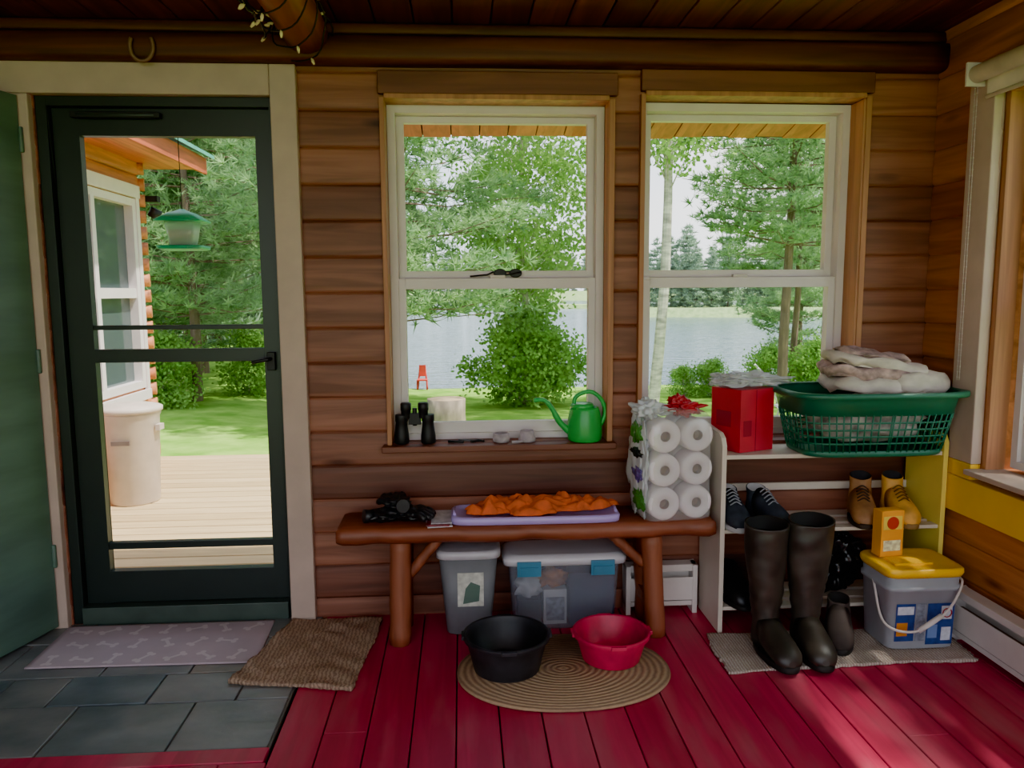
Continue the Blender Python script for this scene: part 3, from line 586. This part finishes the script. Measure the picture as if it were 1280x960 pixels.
b=B(); b.tube([(-.06,2.99,zs+.006),(.0,2.975,zs+.006)],[.006,.005],black,n=8); b.tube([(-.02,3.01,zs+.006),(.05,3.0,zs+.006)],[.005,.004],M('tool_grey','5a5a5a',.4),n=8); b.tube(bez([(.03,2.98,zs+.006),(.06,3.0,zs+.006),(.08,2.985,zs+.006)],4),.005,black,n=8); b.make('pocket_tools')
b=B(); slp=M('cloth_grey','b4a8ae',.9,var=.3,scale=(30,30,30))
b.lathe((.150,2.995,zs),[(.030,0),(.034,.012),(.032,.034),(.026,.036),(.024,.016),(.001,.012)],slp,n=26,cap1=False); b.make('small_bowl')
b=B(); b.lathe((.252,3.0,zs),[(.034,0),(.035,.012),(.030,.026),(.026,.044),(.024,.044),(.026,.024),(.001,.018)],slp,n=26,cap1=False); b.tube([(.235,2.965,zs+.006),(.19,2.955,zs+.006)],.005,slp,n=8); b.make('candle_holder')
b=B(); x0,z,y=.155,1.347,3.098
for k in (0,1):
    b.lathe((0,0,0),[(.025,0),(.026,.002),(.022,.005)],black,n=22,xf=Matrix.Translation((x0+k*.062,y,z+.018))@Matrix.Rotation(math.pi/2,4,'X')@Matrix.Scale(.68,4,(0,1,0)))
b.tube([(x0+.02,y,z+.024),(x0+.042,y,z+.024)],.003,black,n=6); b.tube([(x0-.025,y-.005,z+.024),(x0-.05,y+.0,z+.012),(x0-.12,y+.002,z+.006)],.0035,black,n=6); b.tube([(x0+.087,y-.004,z+.022),(x0+.03,y-.012,z+.012),(x0-.02,y-.014,z+.005)],.003,black,n=6); b.make('sunglasses')
# fill lamps added behind the viewer to brighten the room, each with a fixture
for lx in (-1.0,.9):
    b=B(); b.lathe((lx,-.25,2.2),[(.16,.065),(.17,.05),(.17,.03),(.165,.02)],offw,n=32,cap1=False); b.lathe((lx,-.25,2.2),[(.165,.02),(.12,.005),(.001,.0)],bulb,n=32,cap0=False,cap1=False); b.make('fill_lamp')
    ld=D.lights.new('fill_light','AREA'); lo_=D.objects.new('fill_light',ld); scene.collection.objects.link(lo_); ld.shape='DISK'; ld.size=.5; ld.energy=12; ld.color=(1,.82,.76); lo_.location=(lx,-.25,2.18); lo_.rotation_euler=(math.radians(30),0,0)
# ------------------------------------------------------------------ outdoors
def hgt(x,y):
    t=max(0,min(1,(x+4.5)/3.)); t=t*t*(3-2*t)
    low=-.5-.055*max(0,y-8) if y<26 else -1.5-.02*(y-26); hi=-.5-.01*max(0,y-8)
    if y>60: hi=-1.0-.04*(y-60)
    return max(-6,hi*(1-t)+low*t)+(.03*noise.noise(Vector((x*.6,y*.6,0))) if y>4 else -.1)
ys=[-30,-15,-5,0,3,4,5,6,7,8,9,10,11,12,13,14,15,16,17,18,19,20,22,24,27,32,40,50,65,90]; xs=[-90,-60,-40,-28,-20,-15,-12,-10,-8,-7,-6,-5,-4.5,-4,-3.5,-3,-2.5,-2,-1,0,1,2,3,4,5,6,7,8,10,12,15,20,28,40,60,90]
b=B(); vs=[(x,y,hgt(x,y)) for x in xs for y in ys]; n=len(ys); fs=[(i*n+j,(i+1)*n+j,(i+1)*n+j+1,i*n+j+1) for i in range(len(xs)-1) for j in range(n-1)]
gr=leafmat('lawn_grass','6e9c38','98bc56',0.); b.add(vs,fs,gr,True); b.make('lawn')
m,nt,o=newmat('lake_water'); p=N(nt,'ShaderNodeBsdfPrincipled'); p.inputs['Base Color'].default_value=(.10,.15,.19,1); p.inputs['Roughness'].default_value=.12
_,v=coords(nt,(.7,3,1)); nz=N(nt,'ShaderNodeTexNoise'); nz.inputs['Scale'].default_value=1; nz.inputs['Detail'].default_value=4; nt.links.new(v,nz.inputs[0]); bp=N(nt,'ShaderNodeBump'); bp.inputs['Strength'].default_value=.5; bp.inputs['Distance'].default_value=.25; nt.links.new(nz.outputs[0],bp.inputs['Height']); nt.links.new(bp.outputs[0],p.inputs['Normal']); nt.links.new(p.outputs[0],o.inputs[0])
b=B(); b.add([(-300,17,-1.12),(300,17,-1.12),(300,300,-1.12),(-300,300,-1.12)],[(0,1,2,3)],m); b.make('lake')
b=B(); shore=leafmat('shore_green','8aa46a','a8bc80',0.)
def land(pts,z0,z1):
    n=len(pts); b.add([(x,y,z0) for x,y in pts]+[(sum(p[0] for p in pts)/n+(x-sum(p[0] for p in pts)/n)*.93,sum(p[1] for p in pts)/n+(y-sum(p[1] for p in pts)/n)*.9,z1) for x,y in pts],[(i,(i+1)%n,n+(i+1)%n,n+i) for i in range(n)]+[tuple(range(n,2*n))],shore)
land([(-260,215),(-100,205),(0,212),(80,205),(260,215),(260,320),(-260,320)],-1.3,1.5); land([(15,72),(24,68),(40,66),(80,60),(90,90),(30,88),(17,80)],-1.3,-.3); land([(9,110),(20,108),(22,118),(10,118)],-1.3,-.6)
b.make('far_shore')
b=B(); dk_w=wood('deck_wood','c8ac7c','dcc090','X',course=.142,z0=3.2,idaxis='Y',grain=.2,knots=False,rough=.7); y=3.22
while y<6.9: b.box(-4.2,.2,y,y+.128,-.19,-.15,dk_w); y+=.142
b.box(-4.2,.2,6.9,6.94,-.45,-.15,dk_w)
for x in (-4,-3,-2,-1,0): b.box(x,x+.09,3.3,6.8,-.6,-.191,dk_w)
b.make('deck',bevel=.003,seg=1)
b=B(Matrix.Translation((-2.75,0,0))@Matrix.Rotation(math.pi/2,4,'Z')); W_ext=wood('ext_logs','cc7a48','e09464','Y',course=.135)
siding(b,4.2,6.88,-.14,2.45,[(5.15,6.74,.5,2.08)],W_ext,dep=.025)
for r in free(4.2,6.88,-.14,2.45,[(5.15,6.74,.5,2.08)]): b.box(r[0],r[1],.001,.2,r[2],r[3],W_ext)
b.box(4.2,6.88,.201,2.2,-.14,2.45,dk)
for x in (5.15,5.95,6.68): b.box(x,x+.06,-.04,.03,.5,2.08,white)
for z in (.5,2.02): b.box(5.21,6.68,-.039,.03,z,z+.06,white)
b.box(5.21,5.95,-.03,.03,1.26,1.34,white); b.box(6.01,6.68,-.03,.03,1.26,1.34,white)
b.box(5.1,6.80,-.06,-.027,.40,.48,white); b.box(5.1,6.80,-.06,-.027,2.09,2.19,white); b.box(6.74,6.80,-.05,-.027,.48,2.09,white); b.box(5.08,5.15,-.05,-.027,.48,2.09,white)
dglass,nt,o=newmat('dark_glass'); p=N(nt,'ShaderNodeBsdfPrincipled'); p.inputs['Base Color'].default_value=(.12,.16,.16,1); p.inputs['Roughness'].default_value=.03; p.inputs['Metallic'].default_value=.35; nt.links.new(p.outputs[0],o.inputs[0])
b.box(5.2,6.7,.03,.04,.5,2.08,dglass)
b.xf=None
for z in [i*.135 for i in range(-1,18)]: b.tube([(-2.86,6.88,z+.06),(-2.70,6.93,z+.06)],.055,W_ext,n=10)
b.box(-3.3,-2.28,4.2,7.25,2.40,2.42,soff); b.box(-2.30,-2.275,4.2,7.27,2.36,2.50,soff)
tealr=M('roof_teal','5aa898',.45); b.add([(-2.22,4.2,2.50),(-2.22,7.32,2.50),(-4.5,7.32,3.5),(-4.5,4.2,3.5),(-2.22,4.2,2.53),(-2.22,7.32,2.53),(-4.5,7.32,3.53),(-4.5,4.2,3.53)],[(0,1,2,3),(4,5,6,7),(0,1,5,4),(1,2,6,5),(2,3,7,6),(3,0,4,7)],tealr)
b.add([(-2.28,7.26,2.42),(-4.4,7.26,2.42),(-4.4,7.26,3.44),(-2.28,7.26,2.5)],[(0,1,2,3)],soff)
b.tube([(-2.66,6.97,1.95),(-2.62,6.97,2.02)],.05,black,n=12); b.box(-2.70,-2.60,6.93,7.0,2.08,2.13,black); b.make('cabin_wing')
b=B(); can=M('can_cream','cabcae',.5,var=.08); cx,cy=-2.30,5.42
b.lathe((cx,cy,-.149),[(.155,0),(.16,.01),(.185,.6),(.195,.62),(.195,.64)],can,n=40)
b.lathe((cx,cy,-.149),[(.20,.635),(.208,.64),(.208,.665),(.19,.675),(.12,.69),(.001,.695)],can,n=40,cap1=False); b.cbox((cx+.2,cy-.02,.38),(.03,.08,.04),can); b.box(cx-.06,cx+.06,cy-.192,cy-.178,.28,.31,M('can_label','7a6a60',.6)); b.make('trash_can')
b=B(); b.blob((-2.53,4.95,.13),(.13,.16,.30),M('clear_bag','b4b8bc',.3,var=.3),amp=.4,freq=2,seed=21,sub=4,flat=-.148); b.make('garbage_bag')
b=B(); fg=M('feeder_green','14b080',.4); cx,cy,cz=-1.335,3.86,1.585
b.loft([se(cx,cy,cz+z,r,r*.9,24,6) for z,r in [(-.085,.085),(-.08,.105),(-.065,.108)]],fg); b.loft([se(cx,cy,cz+z,r,r*.8,24,6) for z,r in [(-.065,.055),(.05,.075)]],film('feeder_clear',(.95,1,.97),.1,.1,'d8ece0',.45))
b.loft([se(cx,cy,cz+z,r,r*.8,24,6) for z,r in [(-.064,.050),(.01,.062)]],M('bird_seed','c8ac88',.9,var=.4,scale=(150,150,150)))
b.loft([se(cx,cy,cz+z,r,r*.9,24,6) for z,r in [(.048,.112),(.055,.114),(.09,.06),(.10,.03),(.11,.01)]],fg); b.tube([(cx,cy,cz+.10),(cx,cy,2.07)],.0022,black,n=5); b.make('bird_feeder')
b=B(); bark=M('bark_grey','8f7f70',.9,var=.4,scale=(8,8,3),bump=.6); cut=M('cut_wood','b09878',.8,var=.2,scale=(12,12,12)); sx,sy=-.22,10.3; sz=hgt(sx,sy)-.02
R=[]
for z,r in [(0,.31),(.08,.27),(.3,.25),(.52,.255)]: R.append([(sx+r*(1+.08*noise.noise(Vector((math.cos(t)*3,math.sin(t)*3,z))))*math.cos(t),sy+r*math.sin(t),sz+z) for t in [2*math.pi*j/30 for j in range(30)]])
b.loft(R,bark,cap1=False); b.loft([R[-1],[(sx+(p[0]-sx)*.02,sy+(p[1]-sy)*.02,p[2]) for p in R[-1]]],cut,cap0=False); b.make('tree_stump')
b=B(); met=M('chair_metal','b8b8b8',.3,metal=.7); ox,oy=3.65,8.8; oz=hgt(ox,oy)
for d in (0,.45): b.tube(bez([(ox+d*.3,oy+d,oz),(ox+.15+d*.3,oy+d,oz+.4),(ox-.12+d*.3,oy+d,oz+.85),(ox-.18+d*.3,oy+d,oz+.92)],6),.014,met,n=8); b.tube([(ox+.42+d*.3,oy+d,oz),(ox+.36+d*.3,oy+d,oz+.42),(ox+.12+d*.3,oy+d,oz+.42)],.014,met,n=8)
b.add([(ox+.1,oy,oz+.42),(ox+.38,oy,oz+.42),(ox+.5,oy+.45,oz+.42),(ox+.2,oy+.45,oz+.42)],[(0,1,2,3)],wh); b.add([(ox+.12,oy,oz+.45),(ox-.14,oy,oz+.88),(ox,oy+.45,oz+.88),(ox+.25,oy+.45,oz+.45)],[(0,1,2,3)],wh); b.make('patio_chair')
b=B(); rk=M('red_chair_m','d03a30',.5); kx,ky,kz=-1.0,19.2,-1.13   # small red lawn chair at the water's edge
for dx in (-.12,.12): b.tube([(kx+dx,ky,kz),(kx+dx*.5,ky+.1,kz+.62)],.022,rk,n=6); b.tube([(kx+dx,ky-.25,kz),(kx+dx,ky-.2,kz+.26)],.02,rk,n=6)
b.box(kx-.13,kx+.13,ky-.27,ky+.05,kz+.25,kz+.28,rk); b.box(kx-.08,kx+.08,ky+.03,ky+.06,kz+.34,kz+.62,rk); b.make('lawn_chair')
# ------------------------------------------------------------------ trees
barkp=M('pine_bark','7a6454',.95,var=.3,scale=(10,10,3),bump=.4); barkb=M('birch_bark','c4bbb0',.8,var=.45,scale=(5,5,18))
ndl=leafmat('pine_needles','84a874','acca90'); lf=leafmat('birch_leaves','88b258','aed078'); bl=leafmat('bush_leaves','72a24a','9cc466'); farl=leafmat('far_needles_hazy','8ca688','a8be9e',.2)  # far needles: distance haze put into their paler colour
def fastmesh(name,V,F,mi,mats):
    me=D.meshes.new(name); me.from_pydata(V,[],F)
    for x in mats: me.materials.append(x)
    me.polygons.foreach_set('material_index',mi); me.update(); return me
def pine_mesh(name,h,c0,rad,seed,needles=ndl,dz=.27,nb=5,nt_=14,nl=.17,wdt=.027,tstep=.15):
    r=random.Random(seed); b=B(); b.tube([(.05*math.sin(i),.05*math.cos(i*1.3),h*i/8) for i in range(9)],[.085*(1-i/8.6)+.01 for i in range(9)],barkp,n=9)
    V,F,mi=[],[],[]; z=c0
    while z<h-.1:
        f=(z-c0)/(h-c0)
        for k in range(nb):
            a=r.uniform(0,6.283); Lb=rad*(1-f)**.75*r.uniform(.6,1.05)*(.75+.5*min(1,f*4))+.15; up=r.uniform(-.05,.28)
            p1=Vector((Lb*math.cos(a),Lb*math.sin(a),z+up*Lb)); p0=Vector((0,0,z)); mid=(p0+p1)/2-Vector((0,0,.05*Lb)); b.tube([p0,mid,p1],[.018,.011,.005],barkp,n=4,cap=False)
            s=.22*Lb
            while s<=Lb:
                t=s/Lb; c=p0.lerp(p1,t); spread=.22*Lb*(1-t)+.10
                for q in range(2+int(Lb*1.1)):
                    o_=c+Vector((r.gauss(0,spread),r.gauss(0,spread),r.gauss(0,.06)+.02))
                    d0=(p1-p0).normalized()*.5+Vector((0,0,.35))
                    for w in range(nt_):
                        d=(d0+Vector((r.gauss(0,.8),r.gauss(0,.8),r.gauss(0,.6)))).normalized()*nl*r.uniform(.7,1.2); sd=d.cross(Vector((r.random()-.5,r.random()-.5,r.random()-.5))).normalized()*wdt*.5
                        n_=len(V); V+=[tuple(o_+sd),tuple(o_-sd),tuple(o_+d)]; F.append((n_,n_+1,n_+2)); mi.append(1)
                s+=tstep
        z+=dz*r.uniform(.7,1.3)
    off=len(V); V+=b.v; F+=[[i+off for i in f] for f in b.f]; mi+=[0]*len(b.f)
    return fastmesh(name,V,F,mi,[barkp,needles])
def leaf_mesh(name,h,c0,rad,seed,leaf,bark,ncl=120,nlv=85,ls=.075,tr=.09,cr=.36,trunk=True,lean=0.):
    r=random.Random(seed); b=B()
    if trunk: b.tube([(lean*i/8+.06*math.sin(i*1.1),.05*math.cos(i),h*.95*i/8) for i in range(9)],[tr*(1-i/9.5)+.008 for i in range(9)],bark,n=10)
    V,F,mi=[],[],[]
    for k in range(ncl):
        a=r.uniform(0,6.283); f=r.random(); z=c0+(h-c0)*f; rr=rad*math.sin(math.pi*min(.97,max(.12,f*.85+.12)))**.7*math.sqrt(r.random())
        c=Vector((lean*z/h+rr*math.cos(a),rr*math.sin(a),z)); p0=Vector((lean*z/h,0,max(.05,z-.5*rr-.2))); b.tube([p0,(p0+c)/2+Vector((0,0,.05)),c],[.014,.008,.003],bark if trunk else barkp,n=4,cap=False)
        for q in range(nlv):
            o_=c+Vector((r.gauss(0,cr*.6),r.gauss(0,cr*.6),r.gauss(0,cr*.45))); d=Vector((r.gauss(0,1),r.gauss(0,1),r.gauss(0,1)-.3)).normalized(); sd=d.cross(Vector((r.random()-.5,r.random()-.5,r.random()-.5))).normalized()*ls*.42; d*=ls*r.uniform(.7,1.2)
            n_=len(V); V+=[tuple(o_),tuple(o_+d*.5+sd),tuple(o_+d),tuple(o_+d*.5-sd)]; F.append((n_,n_+1,n_+2,n_+3)); mi.append(1)
    off=len(V); V+=b.v; F+=[[i+off for i in f] for f in b.f]; mi+=[0]*len(b.f)
    return fastmesh(name,V,F,mi,[bark,leaf])
def put(name,me,x,y,s=1.,rz=0.,parent=None,z=None,sz=None):
    o=D.objects.new(name,me); scene.collection.objects.link(o); o.location=(x,y,(hgt(x,y) if z is None else z)-.02); o.scale=(s,s,sz or s); o.rotation_euler=(0,0,rz)
    if parent: o.parent=parent
    return o
pA=pine_mesh('pineA',9,1.5,2.3,1,dz=.25); pB=pine_mesh('pineB',10,2.9,2.4,2,dz=.30); pC=pine_mesh('pineC',8,.8,1.9,3)
bA=leaf_mesh('birchA',8.5,2.0,1.7,4,lf,barkb,ncl=210,ls=.098,nlv=95,tr=.06); bB=leaf_mesh('birchB',9.5,4.0,1.6,5,lf,barkb,ncl=110,ls=.088,lean=.5)
bS=leaf_mesh('birchS',9.5,4.0,1.9,15,lf,barkb,ncl=85,ls=.11,nlv=60,cr=.30)
sA=leaf_mesh('bushA',1.75,.15,1.15,6,bl,barkb,ncl=120,nlv=100,ls=.085,trunk=False,cr=.26); sB=leaf_mesh('bushB',1.2,.1,.8,8,bl,barkb,ncl=50,nlv=80,ls=.075,trunk=False,cr=.25)
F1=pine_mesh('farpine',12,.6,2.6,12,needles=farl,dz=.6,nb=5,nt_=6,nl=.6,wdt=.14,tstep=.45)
put('pine_tree',pA,-.95,11.6,1.05,1.); put('birch_tree',bA,1.2,14.9,.95,0); put('shrub',sA,1.2,14.4,.95)
put('birch_tree',bB,3.0,11.8,1.0,.5); put('pine_tree',pB,5.7,13.2,1.,2.); put('pine_tree',pC,8.6,19.0,.8,3.,z=-1.1)
put('pine_tree',pB,7.1,16.,.85,1.2)
for i,(x,y,s) in enumerate([(-4.6,13.5,1.),(-5.9,14.5,1.05),(-3.9,16.5,1.),(-7.4,16,1.1),(-6.3,19,1.2),(-4.8,20,1.15),(-3.2,21,1.),(-9,19,1.2),(-8,23,1.2),(-2.9,25,1.)]): put('pine_tree',[pA,pC,pB][i%3],x,y,s,i*1.3)
for i,(x,y,s) in enumerate([(-4.9,12.8,.9),(-4.0,14.6,.9),(-5.8,13.,.8),(4.6,15.6,.5),(5.2,15.6,.6),(6.5,15.8,.8),(7.4,15.5,.9),(-1.9,15.5,.6),(-7.2,14.,1.)]): put('shrub',sB,x,y,s,i*.9)
put('birch_tree',bS,5.2,1.0,1.,0); put('pine_tree',pB,9.,4.,1.,1); put('pine_tree',pA,10,-1,1.,2); put('birch_tree',bA,8.2,7.2,1.,2); put('shrub',sA,6.5,4.2,1.1)
def emp(n): e=D.objects.new(n,None); scene.collection.objects.link(e); return e
fe=emp('forest_treeline'); r=random.Random(3)
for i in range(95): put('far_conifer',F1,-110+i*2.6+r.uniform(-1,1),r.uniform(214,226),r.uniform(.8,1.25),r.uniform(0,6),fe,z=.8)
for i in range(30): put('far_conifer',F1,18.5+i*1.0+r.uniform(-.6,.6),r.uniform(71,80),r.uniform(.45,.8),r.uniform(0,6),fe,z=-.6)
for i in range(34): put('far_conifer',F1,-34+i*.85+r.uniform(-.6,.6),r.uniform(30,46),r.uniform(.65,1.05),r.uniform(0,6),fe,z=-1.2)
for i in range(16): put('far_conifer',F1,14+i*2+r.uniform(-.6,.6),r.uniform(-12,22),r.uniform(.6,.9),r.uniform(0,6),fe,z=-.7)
# ------------------------------------------------------------------ light
w=D.worlds.new('sky'); scene.world=w; w.use_nodes=True; nt=w.node_tree; nt.nodes.clear()
o=N(nt,'ShaderNodeOutputWorld'); bg_=N(nt,'ShaderNodeBackground'); tc=N(nt,'ShaderNodeTexCoord'); sp=N(nt,'ShaderNodeSeparateXYZ'); nt.links.new(tc.outputs['Generated'],sp.inputs[0])
nz=N(nt,'ShaderNodeTexNoise'); nz.inputs['Scale'].default_value=3.5; nz.inputs['Detail'].default_value=6; nt.links.new(tc.outputs['Generated'],nz.inputs['Vector'])
cr=N(nt,'ShaderNodeMapRange'); cr.inputs[1].default_value=.42; cr.inputs[2].default_value=.62; nt.links.new(nz.outputs[0],cr.inputs[0])
zr=N(nt,'ShaderNodeMapRange'); zr.inputs[1].default_value=0; zr.inputs[2].default_value=.7; nt.links.new(sp.outputs[2],zr.inputs[0])
bluec=mixc(nt,zr.outputs[0],(.82,.90,1.),(.34,.52,.9)); skyc=mixc(nt,cr.outputs[0],bluec,(1,1,1))
nt.links.new(skyc,bg_.inputs[0]); bg_.inputs[1].default_value=4.3; nt.links.new(bg_.outputs[0],o.inputs[0])
sd=D.lights.new('sun','SUN'); so=D.objects.new('sun',sd); scene.collection.objects.link(so); sd.energy=15.; sd.angle=math.radians(1.3); sd.color=(1,.95,.87)
el=math.radians(62); az=math.atan2(-.30,.95); d=Vector((math.cos(el)*math.cos(az),math.cos(el)*math.sin(az),math.sin(el))); so.rotation_euler=d.to_track_quat('Z','Y').to_euler(); so.location=(6,-2,12)
# ------------------------------------------------------------------ camera
cam=D.cameras.new("camera"); co=D.objects.new("camera",cam); scene.collection.objects.link(co)
cam.lens=27; cam.sensor_width=36; cam.clip_start=.05; cam.clip_end=600
Mx=Matrix.Rotation(math.radians(-3.7),4,'Z')@Matrix.Rotation(math.radians(90-6.83),4,'X')@Matrix.Rotation(math.radians(-0.36),4,'Z'); Mx.translation=Vector((0,0,1.29)); co.matrix_world=Mx
scene.camera=co
